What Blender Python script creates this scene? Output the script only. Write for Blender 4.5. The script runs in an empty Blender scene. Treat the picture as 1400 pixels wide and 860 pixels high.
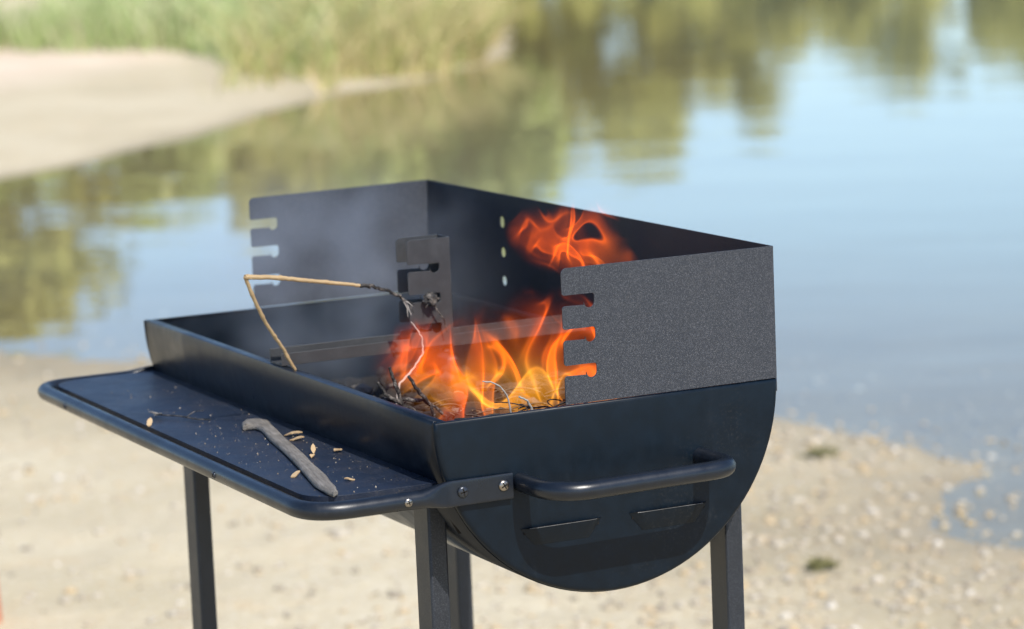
import bpy, bmesh, math, random
from mathutils import Vector, Matrix, noise as mnoise

# ------------------------------------------------------------------ scene, camera, sky, sun, exposure
sc = bpy.context.scene
COL = sc.collection
H = 0.86                                   # height of the drum's rim above the lake
CAMP = Vector((-1.09592, -2.43458, 0.49979 + H))
YAW, PITCH, ROLL = 0.45129, -0.15019, -0.04184
FWD = Vector((math.sin(YAW)*math.cos(PITCH), math.cos(YAW)*math.cos(PITCH), math.sin(PITCH)))
RGT = Vector((math.cos(YAW), -math.sin(YAW), 0))
UPV = RGT.cross(FWD)
r2 = math.cos(ROLL)*RGT + math.sin(ROLL)*UPV
u2 = -math.sin(ROLL)*RGT + math.cos(ROLL)*UPV
cam_d = bpy.data.cameras.new('camera')
cam = bpy.data.objects.new('camera', cam_d); COL.objects.link(cam)
cam.matrix_world = Matrix(((r2.x, u2.x, -FWD.x, CAMP.x), (r2.y, u2.y, -FWD.y, CAMP.y), (r2.z, u2.z, -FWD.z, CAMP.z), (0, 0, 0, 1)))
cam_d.sensor_width = 36.0
cam_d.lens = 4110.29 / 1400 * 36.0
cam_d.clip_start = 0.05; cam_d.clip_end = 2000
cam_d.dof.use_dof = True
cam_d.dof.focus_distance = 2.80
cam_d.dof.aperture_fstop = 6.0
cam_d.dof.aperture_blades = 9
sc.camera = cam

SUN_EL, SUN_AZ = math.radians(50), math.radians(2.5)     # azimuth: from -Y towards +X
sun_dir = Vector((math.cos(SUN_EL)*math.sin(SUN_AZ), -math.cos(SUN_EL)*math.cos(SUN_AZ), math.sin(SUN_EL)))
world = bpy.data.worlds.new('World'); sc.world = world; world.use_nodes = True
wn = world.node_tree; wn.nodes.clear()
sky = wn.nodes.new('ShaderNodeTexSky'); sky.sky_type = 'NISHITA'; sky.sun_disc = False
sky.sun_elevation = SUN_EL
sky.sun_rotation = math.atan2(sun_dir.x, sun_dir.y)
sky.air_density = 0.85; sky.dust_density = 0.4; sky.ozone_density = 4.0
bg = wn.nodes.new('ShaderNodeBackground'); bg.inputs['Strength'].default_value = 0.15
wo = wn.nodes.new('ShaderNodeOutputWorld')
wn.links.new(sky.outputs[0], bg.inputs[0]); wn.links.new(bg.outputs[0], wo.inputs[0])
sun_d = bpy.data.lights.new('sun', 'SUN'); sun_d.energy = 4.3; sun_d.angle = math.radians(0.53); sun_d.color = (1.0, 0.945, 0.86)
sun = bpy.data.objects.new('sun', sun_d); COL.objects.link(sun)
sun.rotation_euler = sun_dir.to_track_quat('Z', 'Y').to_euler()
sc.view_settings.view_transform = 'Standard'; sc.view_settings.look = 'None'
sc.view_settings.gamma = 1.0; sc.view_settings.exposure = 0.46; sc.view_settings.use_curve_mapping = False
sc.render.engine = 'CYCLES'
sc.cycles.use_denoising = True
sc.cycles.use_adaptive_sampling = True; sc.cycles.adaptive_threshold = 0.015
sc.cycles.max_bounces = 5; sc.cycles.diffuse_bounces = 2; sc.cycles.glossy_bounces = 3; sc.cycles.transparent_max_bounces = 16; sc.cycles.volume_bounces = 0
sc.cycles.caustics_reflective = False; sc.cycles.caustics_refractive = False
sc.cycles.sample_clamp_indirect = 6.0
sc.cycles.volume_max_steps = 512

rnd = random.Random(7)
TAU = 2*math.pi
def AB(a, b, z=0.0):                       # metres along the view over the lake and across it -> world point
    return Vector((CAMP.x + a*math.sin(YAW) + b*math.cos(YAW), CAMP.y + a*math.cos(YAW) - b*math.sin(YAW), z))

# ------------------------------------------------------------------ materials
class Nodes:
    def __init__(s, name):
        s.m = bpy.data.materials.new(name); s.m.use_nodes = True
        s.t = s.m.node_tree; s.t.nodes.clear()
        s.out = s.t.nodes.new('ShaderNodeOutputMaterial')
    def n(s, typ, inp=None, **props):
        nd = s.t.nodes.new('ShaderNode' + typ)
        for k, v in props.items(): setattr(nd, k, v)
        for k, v in (inp or {}).items(): s.set(nd, k, v)
        return nd
    def set(s, nd, k, v):
        sock = nd.inputs[k]
        if isinstance(v, bpy.types.NodeSocket): s.t.links.new(v, sock)
        elif isinstance(v, bpy.types.Node): s.t.links.new(v.outputs[0], sock)
        else:
            if sock.type == 'RGBA' and len(v) == 3: v = (*v, 1)
            sock.default_value = v
    def math(s, op, a, b=None, clamp=False):
        nd = s.t.nodes.new('ShaderNodeMath'); nd.operation = op; nd.use_clamp = clamp
        s.set(nd, 0, a)
        if b is not None: s.set(nd, 1, b)
        return nd.outputs[0]
    def vmath(s, op, a, b=None, scale=None):
        nd = s.t.nodes.new('ShaderNodeVectorMath'); nd.operation = op
        s.set(nd, 0, a)
        if b is not None: s.set(nd, 1, b)
        if scale is not None: s.set(nd, 'Scale', scale)
        return nd.outputs[1] if op in ('LENGTH', 'DISTANCE', 'DOT_PRODUCT') else nd.outputs[0]
    def ramp(s, fac, stops, interp='LINEAR'):
        nd = s.t.nodes.new('ShaderNodeValToRGB'); nd.color_ramp.interpolation = interp
        e = nd.color_ramp.elements
        while len(e) < len(stops): e.new(0.5)
        for el, (p, c) in zip(e, stops):
            el.position = p; el.color = (*c, 1) if len(c) == 3 else c
        s.set(nd, 0, fac); return nd.outputs[0]
    def mapr(s, v, a, b, c=0.0, d=1.0, smooth=True):
        nd = s.t.nodes.new('ShaderNodeMapRange'); nd.interpolation_type = 'SMOOTHSTEP' if smooth else 'LINEAR'
        s.set(nd, 0, v)
        for i, x in enumerate((a, b, c, d)): s.set(nd, i+1, x)
        return nd.outputs[0]
    def noise(s, vec, scale, detail=2.0, rough=0.5, dist=0.0):
        nd = s.n('TexNoise', {'Vector': vec, 'Scale': scale, 'Detail': detail, 'Roughness': rough, 'Distortion': dist})
        return nd.outputs[0]
    def mix(s, fac, a, b, blend='MIX'):
        nd = s.t.nodes.new('ShaderNodeMix'); nd.data_type = 'RGBA'; nd.blend_type = blend
        for i, v in ((0, fac), (6, a), (7, b)):
            sock = nd.inputs[i]
            if isinstance(v, bpy.types.NodeSocket): s.t.links.new(v, sock)
            else: sock.default_value = v if not isinstance(v, tuple) else ((*v, 1) if len(v) == 3 else v)
        return nd.outputs[2]
    def bump(s, h, strength, dist):
        return s.n('Bump', {'Height': h, 'Strength': strength, 'Distance': dist}).outputs[0]
    def surf(s, node):
        s.t.links.new(node.outputs[0], s.out.inputs['Surface']); return s.m
    def vol(s, node):
        s.t.links.new(node.outputs[0], s.out.inputs['Volume']); return s.m
    def geo(s): return s.n('NewGeometry')
    def pos(s): return s.n('NewGeometry').outputs['Position']
    def pbsdf(s, **k):
        b = s.n('BsdfPrincipled')
        for kk, v in k.items(): s.set(b, kk.replace('_', ' '), v)
        return b

def mat_enamel(name, col, rough, speck=0.0, grain=0.0, spec=0.5, var=.17, smear=0.0, dirt=0.0):
    """satin stove enamel: slight waviness, uneven sheen, dust and rub marks"""
    N = Nodes(name); p = N.pos()
    big = N.noise(p, 9.0, 3.0, 0.6); fine = N.noise(p, 1600.0, 1.0, 0.5); mid = N.noise(p, 60.0, 4.0, 0.65)
    c = N.mix(N.mapr(mid, .35, .75), tuple(x*(1-var) for x in col), tuple(x*(1+var) for x in col))
    # pale dust, thin and patchy
    dust = N.math('MULTIPLY', N.mapr(big, .45, .8), N.mapr(N.noise(p, 300.0, 3.0, .7), .5, .8))
    c = N.mix(N.math('MULTIPLY', dust, .10), c, (.30, .27, .22))
    if speck:
        sp = N.mapr(N.noise(p, 1650.0, 1.0, .6), .50, .74)
        c = N.mix(N.math('MULTIPLY', sp, speck), c, (.34, .34, .36))
    if dirt:                                 # gritty brown dust lying in patches
        dd = N.math('MULTIPLY', N.mapr(N.noise(p, 700.0, 2.0, .7), .56, .70), N.mapr(N.noise(p, 22.0, 4.0, .65), .42, .66))
        c = N.mix(N.math('MULTIPLY', dd, .55*dirt), c, (.30, .24, .17))
    if smear:                                # faint wiped streaks and dried drips
        sv = N.vmath('MULTIPLY', p, (55.0, 55.0, 9.0)); st = N.noise(sv, 1.0, 5.0, .7, .6)
        sk = N.math('MULTIPLY', N.mapr(st, .55, .78), N.mapr(big, .42, .70))
        c = N.mix(N.math('MULTIPLY', sk, .055*smear), c, (.42, .42, .42))
        rough = N.math('ADD', rough, N.math('MULTIPLY', N.mapr(st, .35, .7), .10*smear))
    r = N.mapr(N.math('ADD', N.math('MULTIPLY', big, .6), N.math('MULTIPLY', mid, .4)), .3, .7, -.06, .08); r = N.math('ADD', r, rough)
    h = N.math('ADD', N.math('MULTIPLY', fine, grain), N.math('MULTIPLY', N.noise(p, 6.0, 1.0), 3.0))
    b = N.bump(h, .5, .0006)
    return N.surf(N.pbsdf(Base_Color=c, Roughness=r, Specular_IOR_Level=spec, Normal=b))

M = {}
M['enamel'] = mat_enamel('satin_black_enamel', (.0016, .0058, .0115), .37, grain=.05, spec=.24, smear=.9)
M['drum'] = mat_enamel('drum_enamel', (.0022, .0055, .0115), .32, grain=.05, spec=.42, smear=.6)
M['tube'] = mat_enamel('tube_enamel', (.005, .0080, .0140), .32, grain=.12, spec=.50, smear=.4)
M['shelf'] = mat_enamel('shelf_enamel', (.0055, .0115, .0270), .44, speck=.05, grain=.5, spec=.45, smear=.5, dirt=1.0)
M['powder'] = mat_enamel('powder_coated_sheet', (.022, .025, .032), .50, speck=.27, grain=.8, spec=.4, var=.04)
M['back_shade'] = mat_enamel('shade_darkened_sheet', (.010, .013, .020), .55, speck=.03, grain=.4, spec=.25)
M['sheet'] = mat_enamel('sooty_sheet', (.034, .0355, .037), .52, speck=.08, grain=.4)
M['leg'] = mat_enamel('leg_enamel', (.014, .0165, .022), .42, speck=.14, grain=.5, spec=.4)
def mat_steel():
    N = Nodes('zinc_screw'); p = N.pos()
    return N.surf(N.pbsdf(Base_Color=N.mix(N.noise(p, 400, 2), (.20, .17, .14), (.42, .38, .33)), Metallic=1.0, Roughness=.32))
M['screw'] = mat_steel()
N = Nodes('blackened_screw'); M['dark_screw'] = N.surf(N.pbsdf(Base_Color=(.05, .055, .065), Metallic=.7, Roughness=.3))
N = Nodes('painted_lip_highlight'); M['lip_highlight'] = N.surf(N.pbsdf(Base_Color=N.mix(N.noise(N.pos(), 150, 3), (.04, .04, .04), (.22, .22, .22)), Metallic=.4, Roughness=.4))
N = Nodes('soot'); p = N.pos()
M['soot'] = N.surf(N.pbsdf(Base_Color=N.mix(N.noise(p, 90, 4), (.006, .006, .006), (.030, .026, .022)), Roughness=.95, Specular_IOR_Level=.08, Normal=N.bump(N.noise(p, 300, 3), .9, .003)))
N = Nodes('charcoal'); p = N.pos(); ri = N.geo().outputs['Random Per Island']
M['coal'] = N.surf(N.pbsdf(Base_Color=N.ramp(ri, [(0, (.010, .010, .010)), (.7, (.028, .025, .022)), (.95, (.05, .043, .036)), (1, (.11, .10, .09))]), Roughness=.85, Specular_IOR_Level=.2, Normal=N.bump(N.noise(p, 400, 3), .8, .002)))
N = Nodes('dry_reed'); p = N.pos()
M['reed'] = N.surf(N.pbsdf(Base_Color=N.mix(N.noise(p, 55, 4, .7), (.27, .17, .075), (.50, .37, .20)), Roughness=.55, Normal=N.bump(N.noise(p, 500, 3), .6, .001)))
N = Nodes('charred_reed'); p = N.pos()
M['char'] = N.surf(N.pbsdf(Base_Color=N.mix(N.mapr(N.noise(p, 160, 3, .7), .45, .7), (.012, .011, .010), (.16, .14, .12)), Roughness=.85, Normal=N.bump(N.noise(p, 600, 3), .8, .001)))
N = Nodes('white_ash'); p = N.pos()
M['ash'] = N.surf(N.pbsdf(Base_Color=N.mix(N.noise(p, 220, 4, .7), (.20, .18, .16), (.46, .43, .39)), Roughness=.9))
N = Nodes('driftwood'); g = N.n('TexCoord').outputs['Object']
g = N.n('VectorRotate', {'Vector': g, 'Angle': .21}, rotation_type='Z_AXIS').outputs[0]; sv = N.vmath('MULTIPLY', g, (60.0, 5.0, 60.0)); grain = N.math('ADD', N.math('MULTIPLY', N.noise(sv, 6.0, 6.0, .75), .65), N.math('MULTIPLY', N.noise(g, 45.0, 4.0, .7), .35))
M['drift'] = N.surf(N.pbsdf(Base_Color=N.ramp(grain, [(.30, (.04, .034, .027)), (.43, (.125, .112, .095)), (.57, (.20, .182, .16)), (.72, (.30, .275, .245))]), Roughness=.8, Normal=N.bump(grain, 1.0, .003)))
N = Nodes('wood_chip'); p = N.pos(); ri = N.geo().outputs['Random Per Island']
M['chip'] = N.surf(N.pbsdf(Base_Color=N.mix(ri, (.26, .155, .07), (.50, .36, .20)), Roughness=.7))
N = Nodes('pale_crumbs'); ri = N.geo().outputs['Random Per Island']
M['crumb'] = N.surf(N.pbsdf(Base_Color=N.ramp(ri, [(0, (.15, .115, .075)), (.7, (.29, .235, .17)), (1, (.50, .44, .35))]), Roughness=.8))
N = Nodes('straw'); ri = N.geo().outputs['Random Per Island']
M['straw'] = N.surf(N.pbsdf(Base_Color=N.ramp(ri, [(0, (.02, .016, .012)), (.6, (.05, .036, .022)), (.92, (.14, .10, .06)), (1, (.30, .25, .18))]), Roughness=.8))
N = Nodes('red_paint'); p = N.pos()
M['red'] = N.surf(N.pbsdf(Base_Color=N.mix(N.noise(p, 30, 4), (.48, .13, .06), (.60, .19, .09)), Roughness=.6))

# sand and lake bed: one ground sheet, pale dry sand above the water, olive silt the deeper it lies
N = Nodes('sand'); p = N.pos(); z = N.n('SeparateXYZ', {0: p}).outputs[2]
n1 = N.noise(p, 1.3, 5, .6); n2 = N.noise(p, 42.0, 4, .7); n3 = N.noise(p, 7.0, 4, .6)
c = N.ramp(n1, [(.3, (.42, .36, .235)), (.5, (.49, .42, .285)), (.72, (.54, .475, .335))])
c = N.mix(N.math('MULTIPLY', N.mapr(n2, .52, .72), .55), c, (.30, .235, .15))
c = N.mix(N.math('MULTIPLY', N.mapr(n3, .56, .72), .40), c, (.50, .36, .20))
c = N.mix(N.math('MULTIPLY', N.mapr(N.noise(p, 90, 2), .58, .7), .5), c, (.68, .64, .58))
wet = N.mapr(N.math('ADD', z, N.math('MULTIPLY', n3, .012)), .000, .022, 1.0, 0.0)
c = N.mix(wet, c, N.mix(1.0, c, (.62, .58, .52), 'MULTIPLY'))
c = N.mix(N.mapr(z, -.30, -.02, 1.0, 0.0), c, (.36, .365, .285))
far = N.math('MULTIPLY', N.mapr(z, .095, .16), .8)
pink = N.ramp(N.noise(p, 1.4, 5, .65), [(.32, (.54, .425, .315)), (.48, (.64, .52, .40)), (.68, (.71, .595, .475))])
c = N.mix(far, c, pink)
turf = N.ramp(N.noise(p, .5, 5, .65), [(.3, (.12, .17, .05)), (.7, (.26, .28, .11))])     # grass-grown ground inland
c = N.mix(N.mapr(z, .50, .72), c, turf)
b = N.bump(N.math('ADD', N.noise(p, 30, 4, .65), N.math('MULTIPLY', N.noise(p, 4, 3), 3.0)), .7, .012)
M['sand'] = N.surf(N.pbsdf(Base_Color=c, Roughness=N.mapr(wet, 0, 1, .9, .45), Normal=b, Specular_IOR_Level=.25))

N = Nodes('lake_water'); p = N.pos()
rot = N.n('VectorRotate', {'Vector': p, 'Angle': YAW + .12}, rotation_type='Z_AXIS').outputs[0]
st = N.vmath('MULTIPLY', rot, (.45, 1.0, 1.0))
w1 = N.noise(st, 1.6, 3, .5); w2 = N.noise(st, 9.0, 2, .5); w3 = N.noise(N.vmath('MULTIPLY', rot, (.10, 1.0, 1.0)), .35, 2, .5)
gust = N.mapr(w3, .54, .66)                                          # wind streaks: rougher lanes on the lake
hgt = N.math('ADD', N.math('MULTIPLY', w1, 1.0), N.math('MULTIPLY', w2, N.math('ADD', .06, N.math('MULTIPLY', gust, .22))))
b = N.bump(hgt, 1.0, .0042)
fr = N.n('Fresnel', {'IOR': 1.35, 'Normal': b}).outputs[0]
tr = N.n('BsdfTransparent', {'Color': (.86, .90, .84)})
gl = N.n('BsdfGlossy', {'Color': (1, 1, 1), 'Roughness': .02, 'Normal': b})
M['water'] = N.surf(N.n('MixShader', {0: fr, 1: tr.outputs[0], 2: gl.outputs[0]}))

N = Nodes('pebble'); ri = N.geo().outputs['Random Per Island']; p = N.pos()
c = N.ramp(ri, [(0, (.20, .17, .13)), (.25, (.42, .36, .27)), (.5, (.52, .38, .20)), (.7, (.42, .38, .31)), (.92, (.52, .46, .36)), (1, (.66, .62, .55))])
M['pebble'] = N.surf(N.pbsdf(Base_Color=N.mix(N.math('MULTIPLY', N.noise(p, 120, 3), .5), c, (.30, .25, .18)), Roughness=.7))
def mat_leaf(name, stops, trans=.10):
    N = Nodes(name); ri = N.geo().outputs['Random Per Island']
    c = N.ramp(ri, stops)
    d = N.n('BsdfDiffuse', {'Color': c}); t = N.n('BsdfTranslucent', {'Color': c})
    return N.surf(N.n('MixShader', {0: trans, 1: d.outputs[0], 2: t.outputs[0]}))
M['grass'] = mat_leaf('green_grass', trans=.15, stops=[(0, (.33, .43, .16)), (.5, (.46, .54, .24)), (.8, (.58, .60, .33)), (1, (.68, .61, .41))])
M['dry_reeds'] = mat_leaf('dry_shore_reeds', [(0, (.30, .40, .12)), (.3, (.48, .46, .18)), (.65, (.62, .50, .24)), (1, (.74, .60, .36))])
M['leaf_olive'] = mat_leaf('olive_leaves', [(0, (.27, .27, .06)), (.5, (.42, .40, .11)), (1, (.55, .50, .18))])
M['leaf_green'] = mat_leaf('green_leaves', [(0, (.27, .33, .09)), (.5, (.41, .46, .16)), (1, (.54, .56, .26))])
N = Nodes('bark'); p = N.pos()
M['bark'] = N.surf(N.pbsdf(Base_Color=N.mix(N.noise(p, 12, 5), (.05, .038, .028), (.16, .13, .10)), Roughness=.9, Normal=N.bump(N.noise(p, 20, 5), .8, .03)))
M['weed'] = mat_leaf('dark_weed', [(0, (.10, .10, .04)), (1, (.24, .22, .10))], .2)

# ------------------------------------------------------------------ mesh helpers
def link(name, me, mat=None, parent=None, smooth=True):
    o = bpy.data.objects.new(name, me); COL.objects.link(o)
    if mat is not None: me.materials.append(mat)
    if smooth:
        me.polygons.foreach_set('use_smooth', [True]*len(me.polygons))
    if parent is not None: o.parent = parent
    return o
def obj(name, bm, mat, parent=None, smooth=True, bevel=0.0, org=None, sharp=35):
    """bm in world metres; becomes ONE mesh object, relative to its thing's origin"""
    root = parent
    while root is not None and root.parent is not None: root = root.parent
    off = root.location.copy() if root is not None else (org or Vector((0, 0, 0)))
    bmesh.ops.translate(bm, verts=bm.verts, vec=-Vector(off))
    bmesh.ops.recalc_face_normals(bm, faces=bm.faces)
    me = bpy.data.meshes.new(name); bm.to_mesh(me); bm.free()
    o = link(name, me, mat, parent, smooth)
    if root is None: o.location = off
    if bevel:
        md = o.modifiers.new('bevel', 'BEVEL'); md.width = bevel; md.segments = 2; md.limit_method = 'ANGLE'; md.angle_limit = math.radians(sharp)
    if smooth:
        me.set_sharp_from_angle(angle=math.radians(sharp))
    return o
def tag(o, label, cat=None, group=None, kind=None):
    o['label'] = label
    if cat: o['category'] = cat
    if group: o['group'] = group
    if kind: o['kind'] = kind
    return o
def empty(name, loc):
    o = bpy.data.objects.new(name, None); COL.objects.link(o); o.location = loc; o.empty_display_size = .05
    return o
def box(bm, lo, hi):
    x0, y0, z0 = lo; x1, y1, z1 = hi
    v = [bm.verts.new(c) for c in ((x0,y0,z0),(x1,y0,z0),(x1,y1,z0),(x0,y1,z0),(x0,y0,z1),(x1,y0,z1),(x1,y1,z1),(x0,y1,z1))]
    for f in ((0,3,2,1),(4,5,6,7),(0,1,5,4),(1,2,6,5),(2,3,7,6),(3,0,4,7)): bm.faces.new([v[i] for i in f])
def prism(bm, poly, fn, t0, t1):
    """extrude a 2-D outline; fn(p, t) -> world point"""
    a = [bm.verts.new(fn(p, t0)) for p in poly]; b = [bm.verts.new(fn(p, t1)) for p in poly]
    n = len(poly)
    fa = bm.faces.new(a); fb = bm.faces.new(b[::-1])
    for i in range(n): bm.faces.new((a[i], b[i], b[(i+1) % n], a[(i+1) % n]))
    fa.normal_update(); fb.normal_update(); bmesh.ops.triangulate(bm, faces=[fa, fb])
def frames(pts):
    pts = [Vector(p) for p in pts]; out = []; prev = None
    for i, p in enumerate(pts):
        t = (pts[min(i+1, len(pts)-1)] - pts[max(i-1, 0)]).normalized()
        if prev is None:
            n = t.cross(Vector((0, 0, 1)))
            if n.length < .1: n = t.cross(Vector((1, 0, 0)))
            n.normalize()
        else:
            n = (prev - t*prev.dot(t)).normalized()
        prev = n; out.append((p, t, n, t.cross(n)))
    return out
def tube(bm, pts, rad, seg=16, caps=True, squash=None):
    """round tube along pts; rad a number or list; squash(i) -> (half-width along n, half-width along b, power)"""
    rings = []
    for i, (p, t, n, b) in enumerate(frames(pts)):
        r = rad[i] if isinstance(rad, (list, tuple)) else rad
        ring = []
        for k in range(seg):
            a = TAU*k/seg; ca, sa = math.cos(a), math.sin(a)
            if squash and squash(i):
                rn, rb, e = squash(i)
                ca = math.copysign(abs(ca)**(2/e), ca); sa = math.copysign(abs(sa)**(2/e), sa)
                ring.append(bm.verts.new(p + n*ca*rn + b*sa*rb))
            else: ring.append(bm.verts.new(p + n*ca*r + b*sa*r))
        rings.append(ring)
    for A, B in zip(rings, rings[1:]):
        for k in range(seg): bm.faces.new((A[k], A[(k+1) % seg], B[(k+1) % seg], B[k]))
    if caps: bm.faces.new(rings[0][::-1]); bm.faces.new(rings[-1])
def fillet(pts, radii, n=8):
    """polyline with rounded corners"""
    pts = [Vector(p) for p in pts]; out = [pts[0]]
    for i in range(1, len(pts)-1):
        p = pts[i]; d0 = (pts[i-1]-p); d1 = (pts[i+1]-p); r = min(radii[i-1], d0.length*.95, d1.length*.95)
        a = p + d0.normalized()*r; b = p + d1.normalized()*r
        for k in range(n+1):
            t = k/n; out.append(a*(1-t)**2 + p*2*t*(1-t) + b*t*t)
    out.append(pts[-1]); return out
def lerp_path(pts, n):
    pts = [Vector(p) for p in pts]; seg = [(b-a).length for a, b in zip(pts, pts[1:])]; tot = sum(seg); out = []
    for k in range(n+1):
        s = tot*k/n; i = 0
        while i < len(seg)-1 and s > seg[i]: s -= seg[i]; i += 1
        out.append(pts[i].lerp(pts[i+1], min(1, s/seg[i])))
    return out

# ------------------------------------------------------------------ ground, lake
D, L = 0.36, 0.78332
near_shore = [(12, -40), (10.6, -14), (9.6, -5), (9.1, -2.6), (8.76, -1.51), (8.51, -1.05), (7.95, -.3), (7.15, .62), (6.5, 1.0), (5.8, 1.16), (5.0, 1.42), (3.6, 2.1), (0, 4.4), (-8, 9), (-40, 26)]
bank_shore = [(8.5, -40), (10.8, -14), (11.6, -6), (12.4, -3.6), (13.64, -2.34), (14.67, -1.97), (15.88, -1.55), (17.5, -1.2), (18.6, -.80), (19.4, -.30), (20.4, -.02), (23, .12), (28, -.1), (36, -1.5), (48, -8), (60, -24), (75, -50)]
bar = [(7.9, .30), (7.55, .66), (7.2, .86), (6.89, .98), (6.5, 1.25), (5.9, 1.8)]
far_shore = [(75, -60), (62, -24), (58, -6), (62, 6), (60, 22), (52, 45), (40, 80)]
def sdist(a, b, line, sign):
    """signed distance to a polyline (positive on its left * sign)"""
    best = 1e9; s = 1
    for (a0, b0), (a1, b1) in zip(line, line[1:]):
        da, db = a1-a0, b1-b0; t = ((a-a0)*da + (b-b0)*db)/(da*da+db*db)
        t = max(0, min(1, t)); d = math.hypot(a-a0-t*da, b-b0-t*db)
        if d < best - 1e-9:
            best = d; s = 1 if da*(b-b0) - db*(a-a0) > 0 else -1
    return best*s*sign
def ground_z(a, b):
    d1 = sdist(a, b, near_shore, 1)         # > 0 on the near beach
    d2 = sdist(a, b, bank_shore, -1)         # > 0 on the sandbank
    d3 = sdist(a, b, far_shore, -1)           # > 0 beyond the lake
    wob = .006*mnoise.noise(Vector((a*1.1, b*1.1, 3))) + .0012*mnoise.noise(Vector((a*4.7, b*4.7, 9)))
    def prof(d, up, down, top):
        return min(d*up, top + d*.004) if d > 0 else max(d*down, -1.3)
    z1 = prof(d1, .011, .05, .09) + wob*(1 if d1 > -1.5 else 0)
    z2 = prof(d2, .062, .09, .85) + wob*2
    z3 = prof(d3, .06, .09, 1.2)
    if d1 < 0 and 5.2 < a < 9 and .3 < b < 2.6:     # a low bar of sand that breaks the surface just off the beach
        db = abs(sdist(a, b, bar, 1)); z1 = max(z1, .001 - db*db*9.0 + .008*mnoise.noise(Vector((a*3, b*3, 7))))
    return max(z1, z2, z3)
def grid_sheet(name, avals, bvals, zf, mat):
    vs = [AB(a, b, zf(a, b)) for a in avals for b in bvals]; nb = len(bvals)
    fs = [(i*nb+j, i*nb+j+1, (i+1)*nb+j+1, (i+1)*nb+j) for i in range(len(avals)-1) for j in range(nb-1)]
    me = bpy.data.meshes.new(name); me.from_pydata(vs, [], fs); me.update()
    o = link(name, me, mat, None, True)
    if me.polygons[0].normal.z < 0: me.flip_normals()
    o['kind'] = 'structure'; return o
def spaced(stops):
    out = []
    for (x0, x1, st) in stops:
        n = max(1, round((x1-x0)/st)); out += [x0 + (x1-x0)*k/n for k in range(n)]
    return out + [stops[-1][1]]
avals = spaced([(-60, -4, 8), (-4, 3, .5), (3, 10, .10), (10, 26, .25), (26, 80, 2.0), (80, 900, 90)])
bvals = spaced([(-700, -60, 80), (-60, -8, 3), (-8, -3, .35), (-3, 3, .10), (3, 8, .35), (8, 60, 3), (60, 700, 80)])
g_o = grid_sheet('ground', avals, bvals, ground_z, M['sand'])
tag(g_o, 'pale pebbly sand of the lake shore and the sandbank', kind='structure')
w_o = grid_sheet('water', spaced([(-60, 100, 20), (100, 900, 200)]), spaced([(-700, -60, 160), (-60, 60, 20), (60, 700, 160)]), lambda a, b: 0.0, M['water'])
tag(w_o, 'calm blue lake water mirroring green trees and sky', kind='structure')

# pebbles on the beach, as far as they show
def pebbles():
    vs, fs = [], []
    ico = bmesh.new(); bmesh.ops.create_icosphere(ico, subdivisions=1, radius=1); ico.verts.ensure_lookup_table()
    iv = [v.co.copy() for v in ico.verts]; ifc = [[v.index for v in f.verts] for f in ico.faces]; ico.free()
    for k in range(11000):
        a = rnd.uniform(3.2, 9.6); b = rnd.uniform(-2.6, 2.4)
        if rnd.random() < .30: b = rnd.gauss(.6, .5); a = rnd.uniform(4.6, 7.0)
        z = ground_z(a, b)
        if z < -.05 or (z < .004 and rnd.random() < .35): continue
        r = .003 + .011*rnd.random()**2.8
        if rnd.random() < .02: r *= 1.8
        q = Matrix.Rotation(rnd.uniform(0, TAU), 3, 'Z'); sx, sy, sz = r*rnd.uniform(.8, 1.5), r*rnd.uniform(.7, 1.1), r*rnd.uniform(.4, .75)
        c = AB(a, b, z + sz*.3); o = len(vs)
        for v in iv:
            w = q @ Vector((v.x*sx, v.y*sy, v.z*sz)); vs.append(c + w*(1 + rnd.uniform(-.12, .12)))
        fs += [[i+o for i in f] for f in ifc]
    me = bpy.data.meshes.new('pebbles'); me.from_pydata(vs, [], fs); me.update()
    tag(link('pebbles', me, M['pebble']), 'small ochre, grey and white pebbles strewn over the beach', kind='stuff')
pebbles()

# ------------------------------------------------------------------ vegetation
def blade_field(name, spots, mat, label, segs=2):
    """spots: (a, b, height, lean, width)"""
    vs, fs = [], []
    for (a, b, h, lean, w) in spots:
        z = max(ground_z(a, b), -.15); p = AB(a, b, z - .02); th = rnd.uniform(0, TAU); ph = rnd.uniform(0, TAU)
        s = Vector((math.cos(th), math.sin(th), 0))*w; d = Vector((math.cos(ph), math.sin(ph), 0))*lean*h
        o = len(vs)
        for k in range(segs+1):
            t = k/segs; c = p + d*t*t + Vector((0, 0, h*t*(1-.15*lean*t))); ww = s*(1-t*.85)
            vs += [c - ww, c + ww]
        for k in range(segs): fs.append((o+2*k, o+2*k+1, o+2*k+3, o+2*k+2))
    me = bpy.data.meshes.new(name); me.from_pydata(vs, [], fs); me.update()
    return tag(link(name, me, mat), label, kind='stuff')
spots = []
while len(spots) < 26000:
    a = rnd.uniform(15.5, 33); b = rnd.uniform(-9, .6)
    d = sdist(a, b, bank_shore, -1)
    edge = max(.6, min(5.4, 1.0 + (-b-1.4)*1.22)) + .5*mnoise.noise(Vector((a*.6, b*.6, 1)))
    if d < edge: continue
    if mnoise.noise(Vector((a*.9, b*.9, 5))) < -.42: continue
    f = min(1, (d-edge)/2.2)
    spots.append((a, b, rnd.uniform(.18, .5) + f*rnd.uniform(.1, .7), rnd.uniform(.3, 1.0), rnd.uniform(.007, .016)))
blade_field('grass', spots, M['grass'], 'lush green grass growing behind the pale sandbank')
spots = []
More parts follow.
